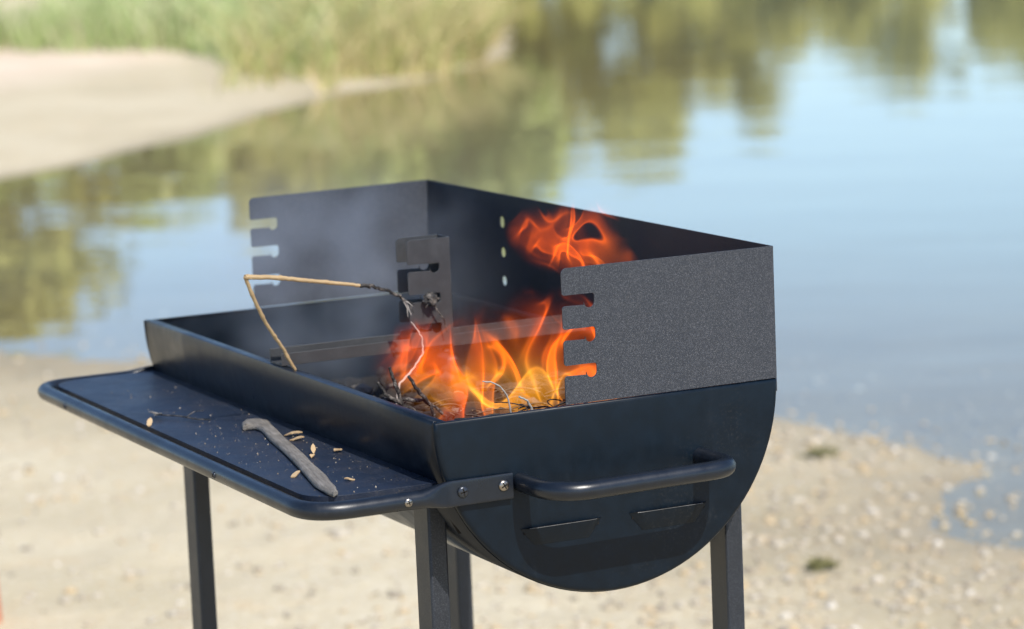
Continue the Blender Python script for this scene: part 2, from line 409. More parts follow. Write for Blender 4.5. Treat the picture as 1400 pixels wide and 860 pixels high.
while len(spots) < 5000:
    a = rnd.uniform(17.0, 24.5); b = rnd.uniform(-1.75, .5); d = sdist(a, b, bank_shore, -1)
    if d < .12 or d > 1.35: continue
    if b < -1.1 and d < .55: continue
    if rnd.random() < (-.9-b)/.9: continue
    if rnd.random() < .55 + 1.4*mnoise.noise(Vector((a*1.9, b*1.9, 2))): continue
    spots.append((a, b, rnd.uniform(.15, .45) + .4*min(1, max(0, (d+.1)/1.3))*rnd.random(), rnd.uniform(.3, 1.2), rnd.uniform(.006, .013)))
blade_field('reeds', spots, M['dry_reeds'], 'dry yellow reeds leaning over the water at the tip of the bank')

def tree(name, a, b, h, w, leaf, label, group, seed, nleaf=2600, low=.12, trunk_r=.09, gap=0.0):
    R = random.Random(seed); z0 = max(0, ground_z(a, b)); base = AB(a, b, z0 - .05)
    root = empty(name, base); tag(root, label, 'tree', group)
    bm = bmesh.new(); limbs = []
    top = base + Vector((R.uniform(-.2, .2), R.uniform(-.2, .2), h*.82))
    path = [base.lerp(top, t) + Vector((R.uniform(-.06, .06)*h*.3, R.uniform(-.06, .06)*h*.3, 0))*(1 if 0 < t < 1 else 0) for t in (0, .25, .5, .75, 1)]
    tube(bm, path, [trunk_r, trunk_r*.8, trunk_r*.6, trunk_r*.4, trunk_r*.15], 8)
    for k in range(12):
        t = R.uniform(low+.05, .9); i = int(t*4); s = path[i].lerp(path[min(i+1, 4)], t*4-i); an = R.uniform(0, TAU)
        ext = w*(.45+.5*math.sin(math.pi*min(1, max(.1, t))))*R.uniform(.6, 1)
        e = s + Vector((math.cos(an)*ext, math.sin(an)*ext, R.uniform(.05, .30)*h))
        mid = s.lerp(e, .5) + Vector((0, 0, -.04*h)); tube(bm, [s, mid, e], [trunk_r*.4, trunk_r*.25, trunk_r*.08], 6); limbs.append((s, mid, e))
    obj('trunk', bm, M['bark'], root)
    clumps = [(e, R.uniform(.16, .34)*w) for (s, m, e) in limbs] + [(m.lerp(e, .6), R.uniform(.14, .26)*w) for (s, m, e) in limbs]
    clumps += [(top, .25*w), (path[3], .32*w), (path[2], .38*w)]
    for k in range(16):
        an = R.uniform(0, TAU); t = R.uniform(low, .95); rr = w*.8*math.sin(math.pi*(.12+.8*t))*R.uniform(.3, 1)
        clumps.append((base + Vector((math.cos(an)*rr, math.sin(an)*rr, h*t)), R.uniform(.12, .28)*w))
    vs, fs = [], []
    off = root.location
    for k in range(nleaf):
        c, r = clumps[R.randrange(len(clumps))]
        d = Vector((R.gauss(0, 1), R.gauss(0, 1), R.gauss(0, .8))); d = d.normalized()*r*R.random()**.45
        p = c + d
        if p.z < z0 + .02: continue
        nn = (d.normalized()*.7 + Vector((0, 0, .6)) + Vector((R.gauss(0, .5), R.gauss(0, .5), R.gauss(0, .5)))).normalized(); t0 = nn.orthogonal().normalized(); an = R.uniform(0, TAU); ax = t0*math.cos(an) + nn.cross(t0)*math.sin(an); ay = nn.cross(ax)
        s = R.uniform(.05, .12)*(.7 + .13*h); o = len(vs); p = p - off
        vs += [p - ax*s, p + ay*s*.55, p + ax*s, p - ay*s*.55]; fs.append((o, o+1, o+2, o+3))
    me = bpy.data.meshes.new('crown'); me.from_pydata(vs, [], fs); me.update()
    link('crown', me, leaf, root, False)
    return root
k = 0
RT = random.Random(41)
# bushes and small trees behind the sandbank (seen above it and in the water): two loose rows
for row, (a0, h0) in enumerate(((29.0, 2.4), (32.5, 3.3))):
    b = -9.6 + row*.7
    while b < .2:
        k += 1; olive = k % 4 == 2; h = h0*RT.uniform(.9, 1.15)*(1.0 if b > -2.2 else (.60 if b > -5.2 else 1.0))
        tree('bush_tree', a0 + RT.uniform(-.8, .8), b, h, h*.5, M['leaf_olive' if olive else 'leaf_green'],
             'olive leaved bush tree behind the sandbank, seen as a reflection' if olive else ('low bright green bush tree in the front row behind the sandbank' if row == 0 else 'taller green bank tree in the back row behind the sandbank'),
             'small trees behind the sandbank', 100+k, 6500, .03)
        b += RT.uniform(1.3, 1.75)
# the far shore, mirrored beyond the barbecue
for (b, h, w) in [(-6.5, 5.2, 2.6), (-3.4, 5.4, 2.4), (-.6, 5.3, 2.2), (1.4, 5.6, 2.0), (3.2, 5.3, 1.9), (4.6, 4.4, 1.7), (6.0, 3.4, 1.7), (7.6, 3.2, 1.7), (9.1, 3.6, 1.8), (10.8, 3.2, 1.7), (12.4, 3.6, 1.8), (14.2, 3.3, 1.8), (16, 3.6, 1.9)]:
    k += 1
    tree('shore_tree', 65 + RT.uniform(-1.5, 1.5), b, h, w*1.3, M['leaf_olive'], 'tall olive tree on the far shore, mirrored dark in the lake' if h > 4.2 else 'low olive tree on the far shore, mirrored at the rim of the lake', 'trees on the far shore', 100+k, 6500, .0)

# clump of dark weed on the wet sand
def weed(a, b, r, label):
    R = random.Random(int(a*100)); vs, fs = [], []; c = AB(a, b, ground_z(a, b)); o0 = c
    for k in range(60):
        an = R.uniform(0, TAU); rr = r*R.random()**.7; p = Vector((math.cos(an)*rr*1.3, math.sin(an)*rr, .004 + R.random()*.02*(1-rr/r/1.2)))
        t = Vector((R.gauss(0, 1), R.gauss(0, 1), R.uniform(0, .6))).normalized()*R.uniform(.012, .03); s = t.orthogonal().normalized()*.003
        o = len(vs); vs += [p-s, p+s, p+t+s*.4, p+t-s*.4]; fs.append((o, o+1, o+2, o+3))
    me = bpy.data.meshes.new('water_weed'); me.from_pydata(vs, [], fs); me.update()
    w = link('water_weed', me, M['weed'], None, False); w.location = c
    tag(w, label, 'weed')
weed(6.62, .68, .032, 'dark clump of washed up weed near the waterline')
weed(5.55, .56, .022, 'small olive tuft of weed lying among beach pebbles')

# ------------------------------------------------------------------ the barbecue
Z = lambda z: z + H
GZ = .055
grill = empty('barbecue_grill', (D/2, L/2, GZ))
tag(grill, 'black half-drum charcoal barbecue with a three-sided windscreen standing on the beach', 'barbecue')
CX, CZ = D/2, Z(.002)
# drum: half cylinder of sheet steel, rims folded inwards
def drum_profile():
    R = .1790; out = []
    out += [(CX - R + .013, Z(-.0035)), (CX - R + .0125, Z(-.001)), (CX - R + .002, Z(.0005)), (CX - R + .0006, Z(.0000))]
    for k in range(49):
        a = math.pi*k/48; out.append((CX - R*math.cos(a), Z(-.0035) - (R-.0015)*math.sin(a)))
    out += [(CX + R, Z(.0020))]
    return out
bm = bmesh.new(); pr = drum_profile(); vr = []
for v in [.002 + (L-.004)*k/6 for k in range(7)]: vr.append([bm.verts.new((x, v, z)) for x, z in pr])
for A, B in zip(vr, vr[1:]):
    for i in range(len(pr)-1): bm.faces.new((A[i], A[i+1], B[i+1], B[i]))
o = obj('drum', bm, M['drum'], grill, sharp=50)
md = o.modifiers.new('solid', 'SOLIDIFY'); md.thickness = .0012; md.offset = 0
# pressed end plates: rounded edge, folded top lip
def end_plate(v0, s):
    """v0: outer face; s: +1 when the drum lies towards +v"""
    bm = bmesh.new(); R = .1803
    def outline(r, ztop):
        pts = [(CX - r*math.cos(math.pi*k/56), CZ - .002 - r*math.sin(math.pi*k/56)) for k in range(57)]
        pts[0] = (pts[0][0], ztop); pts[-1] = (pts[-1][0], ztop); return pts
    prof = [(R-.0045, 0.0, -.0030), (R-.0022, .0004, -.0012), (R-.0008, .0014, -.0003), (R, .0030, .0), (R, .0046, .0)]
    rings = []
    for (r, dv, dz) in prof:
        pts = outline(r, Z(dz)); ring = [bm.verts.new((x, v0 + s*dv, z)) for x, z in pts]; rings.append(ring)
    bm.faces.new(rings[0])
    for A, B in zip(rings, rings[1:]):
        n = len(A)
        for i in range(n): bm.faces.new((A[i], A[(i+1) % n], B[(i+1) % n], B[i]))
    tri = [f for f in bm.faces if len(f.verts) > 4]; bmesh.ops.triangulate(bm, faces=tri)
    o = obj('end_plate', bm, M['enamel'], grill, sharp=60)
    return o
ep = end_plate(-.004, 1); ep2 = end_plate(L + .004, -1)
def vent(u0, u1, z0, z1, inset, v0, s, parent):
    """pressed louvre: scoop hinged along its lower edge, open along the top"""
    bm = bmesh.new(); out = -.0055*s; e = -.0004*s
    n = 12; top, topi, bot = [], [], []
    for k in range(n+1):
        t = k/n; bulge = min(1, min(t, 1-t)*9)**.6
        u = u0 + (u1-u0)*t; ub = u0 + inset + (u1-u0-2*inset)*t
        top.append(bm.verts.new((u, v0 + e + out*bulge, Z(z0)))); bot.append(bm.verts.new((ub, v0 + e, Z(z1))))
        topi.append(bm.verts.new((u, v0 + e + (out*.82)*bulge, Z(z0 - .0002))))
    mid = [bm.verts.new(((a.co.x*.55 + b.co.x*.45), v0 + e + (a.co.y - v0 - e)*.72, (a.co.z*.52+b.co.z*.48))) for a, b in zip(top, bot)]
    for A, B in ((top, mid), (mid, bot), (topi, top)):
        for i in range(n): bm.faces.new((A[i], A[i+1], B[i+1], B[i]))
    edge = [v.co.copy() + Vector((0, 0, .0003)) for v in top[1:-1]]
    o = obj('vent_louvre', bm, M['enamel'], parent, sharp=60)
    bm = bmesh.new(); tube(bm, [v for v in edge], .00022, 6); obj('vent_highlight', bm, M['lip_highlight'], parent)  # sun highlight on the lip, painted as a paler thread along it
    bm = bmesh.new(); box(bm, (u0+.003, v0 - .0006*s - .0002, Z(z0-.006)), (u1-.003, v0 - .0006*s + .0002, Z(z0-.0003)))
    obj('vent_slot', bm, M['soot'], parent, False)
vent(.0815, .1655, -.1085, -.1255, .014, -.004, 1, ep)
vent(.1945, .2785, -.1085, -.1265, .014, -.004, 1, ep)
# windscreen: folded sheet, three notches in each wing, peg holes in the back
WT = Z(.003 + .1247); WB = Z(.0010); UP = .1344
def arc_pts(cx, cz, r, a0, a1, n=5):
    return [(cx + r*math.cos(math.radians(a0 + (a1-a0)*k/n)), cz + r*math.sin(math.radians(a0 + (a1-a0)*k/n))) for k in range(n+1)]
def wing_outline(u0, u1, zb, zt, slots, depth, r=.004, hook=.0035):
    pts = [(u1, zb), (u1, zt)] + arc_pts(u0+r*1.4, zt-r*1.4, r*1.4, 90, 180)
    for (a, b) in slots:                    # upper and lower edge of each slot
        w = .0055
        pts += arc_pts(u0+r*.6, a+r*.6, r*.6, 180, 270)
        pts += arc_pts(u0+depth-r*.7, a-r*.7, r*.7, 90, 0)
        pts += arc_pts(u0+depth-w, b-hook+w, w, 0, -180, 8)
        pts += [(u0+depth-2*w, b-.0006)]
        pts += arc_pts(u0+r*.8, b-r*.8, r*.8, 90, 180)
    pts += [(u0, zb)]
    return pts
sl = [(WT-.0252, WT-.0352), (WT-.0568, WT-.0672), (WT-.0905, WT-.1003)]
ws = empty('windscreen', (0, 0, 0)); ws.parent = grill
def wing(v):
    bm = bmesh.new(); prism(bm, wing_outline(UP, D-.0008, WB, WT, sl, .0335), lambda p, t: (p[0], t, p[1]), v, v+.0013)
    return bm
def to_part(name, bm, mat, bevel=.0004, parent=None, smooth=True, sharp=35):
    return obj(name, bm, mat, parent or grill, smooth, bevel, sharp=sharp)
bpy.data.objects.remove(ws)
bm = wing(-.0022); prism(bm, wing_outline(UP, D-.0008, WB, WT, sl, .0335), lambda p, t: (p[0], t, p[1]), L-.0006, L+.0007)
# back sheet with round peg holes
hz = [Z(.0968), Z(.0637), Z(.0314)]; hv = [.584]; hr = .0056
def back_sheet(bm, x0, x1):
    zl = [Z(-.012)]; vl = [-.0022]
    for zc in sorted(hz): zl += [zc-.008, zc+.008]
    for vc in sorted(hv): vl += [vc-.008, vc+.008]
    zl.append(WT); vl.append(L+.0007)
    for x in (x0, x1):
        for i in range(len(vl)-1):
            for j in range(len(zl)-1):
                vc, zc = (vl[i]+vl[i+1])/2, (zl[j]+zl[j+1])/2
                if i % 2 == 1 and j % 2 == 1:
                    n = 16; inner = [bm.verts.new((x, vc+hr*math.cos(TAU*k/n), zc+hr*math.sin(TAU*k/n))) for k in range(n)]
                    outer = []
                    for k in range(n):
                        c, s = math.cos(TAU*k/n), math.sin(TAU*k/n); m = .008/max(abs(c), abs(s)); outer.append(bm.verts.new((x, vc+c*m, zc+s*m)))
                    for k in range(n): bm.faces.new((inner[k], inner[(k+1) % n], outer[(k+1) % n], outer[k]))
                    if x == x1:
                        low = [bm.verts.new((x0, v.co.y, v.co.z)) for v in inner]
                        for k in range(n): bm.faces.new((inner[k], inner[(k+1) % n], low[(k+1) % n], low[k]))
                else:
                    bm.faces.new([bm.verts.new((x, vl[i+a], zl[j+b])) for a, b in ((0, 0), (1, 0), (1, 1), (0, 1))])
    for (za, zb) in ((WT, WT), (zl[0], zl[0])):
        bm.faces.new([bm.verts.new(c) for c in ((x0, vl[0], za), (x1, vl[0], za), (x1, vl[-1], za), (x0, vl[-1], za))])
    for v in (vl[0], vl[-1]):
        bm.faces.new([bm.verts.new(c) for c in ((x0, v, zl[0]), (x1, v, zl[0]), (x1, v, WT), (x0, v, WT))])
back_sheet(bm, D-.0008, D+.0005)
bmesh.ops.remove_doubles(bm, verts=bm.verts, dist=.00003)
# the sheet is slightly sprung: its far corner stands a little higher
for v in bm.verts:
    if v.co.z > WT-.03: v.co.z += .0030*max(0, v.co.y/L)*max(0, (v.co.x-UP)/(D-UP))
for f in bm.faces:                          # back wall's fire side: its shade, with some soot, painted as darker colour
    c = f.calc_center_median()
    if abs(c.x - (D-.0008)) < .0004 and abs(f.calc_area()) > 0 and all(abs(v.co.x - (D-.0008)) < .0002 for v in f.verts): f.material_index = 1
wsc = to_part('windscreen', bm, M['powder'], 0, None, False); wsc.data.materials.append(M['back_shade'])
# cross rail on the rims (upturned channel) and notched grate holder standing in it
RV0, RV1 = .3745, .4065
bm = bmesh.new(); t = .0014
poly = [(RV0, .0015), (RV1, .0015), (RV1, .0155), (RV1-t, .0155), (RV1-t, .0015+t), (RV0+t, .0015+t), (RV0+t, .0140), (RV0, .0140)]
prism(bm, poly, lambda p, q: (q, p[0], Z(p[1]) + (0 if q > .1 else 0)), .004, .352)
rail = to_part('cross_rail', bm, M['sheet'], .0003)
for uu in (.1335, .190):
    bm = bmesh.new(); box(bm, (uu-.003, RV0+.003, Z(-.0045)), (uu+.003, RV0+.009, Z(.0014))); to_part('rail_tab', bm, M['sheet'], .0004, rail)
bm = bmesh.new(); HT = Z(.1165); HB = Z(.004); u0, u1 = .1475, .1955
sl2 = [(HT-.0255, HT-.0330), (HT-.0570, HT-.0650), (HT-.0885, HT-.0965)]
for v in (RV0-.0018, RV1-.0070):
    prism(bm, wing_outline(u0, u1-.0008, HB, HT, sl2, .036, .0035, .003), lambda p, q: (p[0], q, p[1]), v, v+.0014)
box(bm, (u1-.0008, RV0-.0018, HB), (u1+.0006, RV1-.0056, HT))
to_part('grate_holder', bm, M['sheet'], .0003)
# legs: rectangular steel tube with a plastic foot
for (lu, lv) in ((.016, .056), (.016, L-.056-.034), (.334, .058), (.334, L-.058-.034)):
    bm = bmesh.new(); zt = Z(-.068)
    box(bm, (lu, lv, GZ-.01), (lu+.019, lv+.034, zt)); lg = to_part('leg', bm, M['leg'], .0022)
    bm = bmesh.new(); box(bm, (lu-.0012, lv-.0012, GZ-.03), (lu+.0202, lv+.0352, GZ+.025)); to_part('foot', bm, M['soot'], .002, lg)
# leg bolts seen below the tube
def screw(parent, pos, axis, r, mat, ang=.6, cross=True, dome=.45):
    """round-head screw; axis points out of the surface; driver slots cut dark"""
    ax = Vector(axis).normalized(); q = ax.to_track_quat('Z', 'Y').to_matrix() @ Matrix.Rotation(ang, 3, 'Z'); pos = Vector(pos)
    bm = bmesh.new(); rings = []; n = 20
    for (rr, h) in ((1, 0), (1, .10), (.93, .24), (.76, .38), (.45, dome), (.12, dome+.04)):
        rings.append([bm.verts.new(pos + q @ Vector((r*rr*math.cos(TAU*k/n), r*rr*math.sin(TAU*k/n), r*h))) for k in range(n)])
    for A, B in zip(rings, rings[1:]):
        for k in range(n): bm.faces.new((A[k], A[(k+1) % n], B[(k+1) % n], B[k]))
    bm.faces.new(rings[-1])
    s = obj('screw', bm, mat, parent)
    bm = bmesh.new()
    for k in range(2 if cross else 1):
        b2 = bmesh.new(); L2, W2 = r*.62, r*.11
        if k: L2, W2 = W2, L2
        box(b2, (-L2, -W2, r*.30), (L2, W2, r*(dome+.06)))
        for f in b2.faces: bm.faces.new([bm.verts.new(pos + q @ v.co) for v in f.verts])
        b2.free()
    obj('screw_slot', bm, M['soot'], s, False)
# side shelf: bent tube frame with flattened, bolted ends, sheet-metal top
ST = Z(-.0655); UF = -.1275; VA = -.0125; VB = L + .0115
ctr = [(.073, VA+.004, ST), (.012, VA+.004, ST), (-.022, VA, ST), (UF, VA, ST), (UF, VB, ST), (-.022, VB, ST), (.012, VB-.004, ST), (.073, VB-.004, ST)]
path = [Vector(ctr[0])] + [Vector(ctr[0]).lerp(Vector(ctr[1]), t) for t in (.5, 1)] + [Vector(ctr[1]).lerp(Vector(ctr[2]), t) for t in (.2, .4, .6, .8)]
core = fillet([ctr[2], ctr[3], ctr[4], ctr[5]], [.042, .042], 12)
path += core + [Vector(ctr[5]).lerp(Vector(ctr[6]), t) for t in (.2, .4, .6, .8, 1)] + [Vector(ctr[6]).lerp(Vector(ctr[7]), t) for t in (.5, 1)]
def sq(i):
    p = path[i]; r = .0083
    if p.x < -.022: return None
    t = min(1, (p.x + .022)/.034); t = t*t*(3-2*t)
    return (r*(1-t) + .0019*t, r*(1-t) + .0120*t, 2 + 5*t)
bm = bmesh.new()
fr = frames(path)
# ring axes: n stays horizontal because the path is level, b is vertical
tube(bm, path, .0083, 24, True, sq)
shelf = to_part('shelf', bm, M['tube'], 0, sharp=50); shelf.name = 'shelf_frame'
SU1 = .0165; STOP = Z(-.0585)
def rrect(x0, x1, y0, y1, r, n=6):
    pts = []
    for (cx, cy, a0) in ((x1-.004, y1-.004, 0), (x0+r, y1-r, 90), (x0+r, y0+r, 180), (x1-.004, y0+.004, 270)):
        rr = r if a0 in (90, 180) else .004
        pts += [(cx + rr*math.cos(math.radians(a0+90*k/n)), cy + rr*math.sin(math.radians(a0+90*k/n))) for k in range(n+1)]
    return pts
bm = bmesh.new(); prism(bm, rrect(UF+.0135, SU1, .016, L+.001, .034), lambda p, q: (p[0], p[1], q), STOP-.0075, STOP)
to_part('shelf_top', bm, M['shelf'], .0016)
screw(shelf, (.022, VA+.0019, Z(-.0645)), (0, -1, 0), .0054, M['dark_screw'], .2)
screw(shelf, (.0632, VA+.0019, Z(-.0640)), (0, -1, 0), .0052, M['screw'], .5)
screw(shelf, (-.0365, VA-.0080, ST+.0005), (0, -1, .05), .0040, M['screw'], .3)
screw(shelf, (UF-.0080, .2090, ST), (-1, 0, 0), .0034, M['dark_screw'], .9)
screw(shelf, (UF-.0080, .6660, ST), (-1, 0, 0), .0034, M['dark_screw'], .4)
# a handle on each end plate
def handle(v0, s):
    z = Z(-.0645); hu0, hu1, out = .0835, .2735, v0 - s*.067
    pts = [(hu0, v0 + s*.001, z), (hu0, v0 - s*.012, z), (hu0+.004, out, z-.001), (hu1, out, z+.001), (hu1+.001, v0 - s*.012, z), (hu1, v0 + s*.001, z)]
    bm = bmesh.new(); tube(bm, fillet(pts, [.002, .040, .030, .002], 12), .0088, 24)
    return to_part('handle', bm, M['tube'], 0)
handle(-.004, 1); handle(L+.004, -1)
# strap that ties the front leg to the plate
bm = bmesh.new(); tube(bm, [(.020, .035, Z(-.075)), (.040, .035, Z(-.112))], .004, 8); to_part('leg_strut', bm, M['soot'], 0)

# ------------------------------------------------------------------ in the drum
def bed():
    R = random.Random(3); bm = bmesh.new(); rows = []
    for i in range(46):
        v = .012 + (L-.024)*i/45; row = []
        for j in range(26):
            zt = -.052 - .045*max(0, (v-.36)/.42)
            half = math.sqrt(max(0, .174**2 - zt*zt)); u = CX - half + 2*half*j/25
            zz = zt + .012*mnoise.noise(Vector((u*26, v*26, 0))) + .008*mnoise.noise(Vector((u*80, v*80, 4)))
            row.append(bm.verts.new((u, v, Z(zz))))
        rows.append(row)
    for A, B in zip(rows, rows[1:]):
        for j in range(25): bm.faces.new((A[j], A[j+1], B[j+1], B[j]))
    o = obj('ash_bed', bm, M['soot'], None, True, 0, Vector((CX, L/2, Z(-.1))))
    tag(o, 'black ash and char filling the bottom of the drum', kind='stuff')
bed()
def charcoal():
    R = random.Random(19); vs, fs = [], []
    ico = bmesh.new(); bmesh.ops.create_icosphere(ico, subdivisions=1, radius=1); ico.verts.ensure_lookup_table()
    iv = [v.co.copy() for v in ico.verts]; ifc = [[v.index for v in f.verts] for f in ico.faces]; ico.free()
    for k in range(420):
        v = R.uniform(.02, L-.02) if R.random() < .3 else R.uniform(.015, .37); zt = -.050 - .045*max(0, (v-.36)/.42); u = R.uniform(.035, .325)
        q = Matrix.Rotation(R.uniform(0, TAU), 3, 'Z') @ Matrix.Rotation(R.uniform(-.5, .5), 3, 'X'); sc_ = R.uniform(.004, .013)
        d = Vector((sc_*R.uniform(1, 2.2), sc_*R.uniform(.7, 1.1), sc_*R.uniform(.6, 1))); c = Vector((u, v, Z(zt + R.uniform(-.002, .010)))); o = len(vs)
        for p in iv: vs.append(c + q @ Vector((p.x*d.x, p.y*d.y, p.z*d.z))*R.uniform(.8, 1.15))
        fs += [[i+o for i in f] for f in ifc]
    me = bpy.data.meshes.new('charcoal'); me.from_pydata(vs, [], fs); me.update()
    tag(link('charcoal', me, M['coal'], None, False), 'broken charcoal and burnt bark lying in the drum', kind='stuff')
charcoal()
def straw():
    """tangle of burning dry grass on the ash"""
    R = random.Random(11); bm = bmesh.new()
    for k in range(330):
        if k < 230: c = Vector((R.uniform(.03, .31), R.uniform(.02, .34), Z(R.uniform(-.05, -.032))))
        else: c = Vector((R.gauss(.155, .03), R.uniform(.03, .09), Z(R.uniform(-.040, -.012))))
        an = R.uniform(0, TAU); ln = R.uniform(.015, .05); cv = R.uniform(-1.6, 1.6); pts = []; p = c.copy(); h = an; el = R.uniform(-.3, .5)
        for s in range(6):
            p.y = max(p.y, .006); p.x = max(.022, min(.335, p.x)); pts.append(p.copy()); p = p + Vector((math.cos(h), math.sin(h), math.sin(el)))*ln/5; h += cv/5*2; el -= .15
        tube(bm, pts, [R.uniform(.0005, .0011)]*6, 4, False)
    o = obj('straw', bm, M['straw'], None, True, 0, Vector((.17, .18, Z(-.03))))
    tag(o, 'tangle of dry grass stems smouldering in the drum', kind='stuff')
straw()
def twig(name, pts, rads, mat, label, seed, n=28, cat='twig', wob=.0012, group=None):
    R = random.Random(seed); P = lerp_path(pts, n); b0 = Vector(pts[0]); bm = bmesh.new()
    rr = []
    for i in range(len(P)):
        t = i/(len(P)-1)*(len(rads)-1); j = min(int(t), len(rads)-2); r = rads[j] + (rads[j+1]-rads[j])*(t-j)
        rr.append(r*R.uniform(.85, 1.15)); P[i] = P[i] + Vector((R.uniform(-1, 1), R.uniform(-1, 1), R.uniform(-1, 1)))*wob*(0 if i == 0 else 1)
    tube(bm, P, rr, 9)
    o = obj(name, bm, mat, None, True, 0, b0)
    return tag(o, label, cat, group)
V3 = lambda u, v, z: (u, v, Z(z))
# the long bent reed: rests on the front rim, snapped over the shelf, its far end charred
def bent_reed():
    base = Vector(V3(.0085, .3500, .0005)); root = empty('bent_reed', base)
    tag(root, 'snapped dry reed leaning on the drum rim with one charred end', 'stick')
    R = random.Random(5)
    def run(name, pts, rads, mat, n, knots=(), wob=.0003):
        P = lerp_path(pts, n); bm = bmesh.new(); rr = []
        for i in range(len(P)):
            t = i/n; r = rads[0] + (rads[1]-rads[0])*t
            for kn in knots: r += .00045*math.exp(-((t-kn)/.018)**2)
            rr.append(r*R.uniform(.97, 1.03)); P[i] = P[i] + Vector((R.uniform(-1, 1), R.uniform(-1, 1), R.uniform(-1, 1)))*wob*(1 if 0 < i < n else 0)
        tube(bm, P, rr, 10); obj(name, bm, mat, root)
    k = Vector(V3(-.050, .3231, .1035))
    run('stem', [base, V3(-.0075, .344, .028), V3(-.0235, .338, .050), V3(-.0375, .331, .076), k], (.0016, .0020), M['reed'], 40, (.15, .38, .6, .83))
    run('stem', [k, V3(-.018, .326, .1000), V3(.0184, .330, .0925), V3(.060, .331, .0850), V3(.078, .332, .0810)], (.0026, .0018), M['reed'], 40, (.02, .3, .7))
    run('charred_end', [V3(.076, .332, .0814), V3(.090, .333, .0795), V3(.106, .334, .0735), V3(.1215, .335, .0655), V3(.134, .335, .0550)], (.0021, .0013), M['char'], 26, (.9,), .0012)
    for s in range(7):                       # frayed fibres at the charred tip
        a = Vector(V3(.128+R.uniform(-.004, .004), .335, .060)); e = a + Vector((R.uniform(.002, .010), R.uniform(-.006, .006), R.uniform(-.016, -.004)))
        bm = bmesh.new(); tube(bm, [a, a.lerp(e, .5)+Vector((R.uniform(-.002, .002), 0, R.uniform(0, .002))), e], [.0006, .0005, .0003], 6); obj('fibre', bm, M['char'] if s % 2 else M['ash'], root)
    for s in range(4):                       # split fibres at the kink
        e = k + Vector((R.uniform(-.004, .010), R.uniform(-.004, .004), R.uniform(-.004, .005))); bm = bmesh.new(); tube(bm, [k, e], [.0012, .0004], 5); obj('fibre', bm, M['reed'], root)
bent_reed()
twig('ash_twig', [V3(.1163, .300, .0442), V3(.123, .300, .036), V3(.1283, .300, .0243), V3(.1275, .300, .0094), V3(.1137, .300, -.0063), V3(.100, .300, -.018), V3(.095, .300, -.040)], [.0006, .0008, .0010, .0011, .0009], M['ash'], 'thin ash white twig curving up in front of the grate holder', 21, 36, 'twig', .0005)
twig('ash_twig', [V3(.0893, .080, .0170), V3(.100, .080, .0145), V3(.1081, .080, .0088), V3(.114, .080, .0005), V3(.117, .080, -.012), V3(.118, .082, -.045)], [.0006, .0008, .0009, .0008], M['ash'], 'curled pale twig burnt to ash near the end plate', 22, 30, 'twig', .0004)
twig('ash_twig', [V3(.112, .050, .004), V3(.120, .050, .000), V3(.126, .052, -.010), V3(.124, .055, -.03)], [.0009, .0012, .0008], M['ash'], 'short pale stalk of ash beside the straw nest', 23, 18, 'twig', .0006)
for i, (pts, lab) in enumerate([
        ([V3(.0470, .200, .0190), V3(.0520, .200, .002), V3(.0600, .200, -.025), V3(.064, .2, -.048)], 'charred black twig standing upright in the flames'),
        ([V3(.0360, .205, .0050), V3(.0440, .203, -.009), V3(.0600, .200, -.020), V3(.082, .19, -.034)], 'charred black twig slanting across the upright one'),
        ([V3(.0250, .215, -.010), V3(.0500, .206, -.014), V3(.0800, .195, -.016), V3(.10, .19, -.034)], 'charred twig lying level along the front rim'),
        ([V3(.0620, .190, .0100), V3(.0720, .190, -.006), V3(.0850, .190, -.022), V3(.09, .19, -.045)], 'thin burnt twig leaning in the brightest flame')]):
    twig('burnt_twig', pts, [.0014, .0020, .0019, .0015], M['char'], lab, 30+i, 18, 'twig', .0008)
# charred seed head stuck in the middle notch of the holder
def seed_head():
    R = random.Random(9); c = Vector(V3(.1690, .3665, .0545)); bm = bmesh.new(); bmesh.ops.create_icosphere(bm, subdivisions=3, radius=.0072)
    for v in bm.verts:
        v.co *= 1 + .35*mnoise.noise(v.co*320) + .2*mnoise.noise(v.co*800); v.co += c
    for k in range(10):
        e = c + Vector((R.uniform(-.011, .011), R.uniform(-.006, .002), R.uniform(-.010, .010))); tube(bm, [c, e], [.0010, .0003], 5)
    tube(bm, [c, c+Vector((.006, -.002, -.012)), c+Vector((.013, -.003, -.022)), c+Vector((.016, -.002, -.036))], [.0011, .001, .0009, .0005], 6)
    o = obj('seed_head', bm, M['char'], None, True, 0, c); tag(o, 'crumpled charred seed head caught in the middle notch of the grate holder', 'seed head')
seed_head()
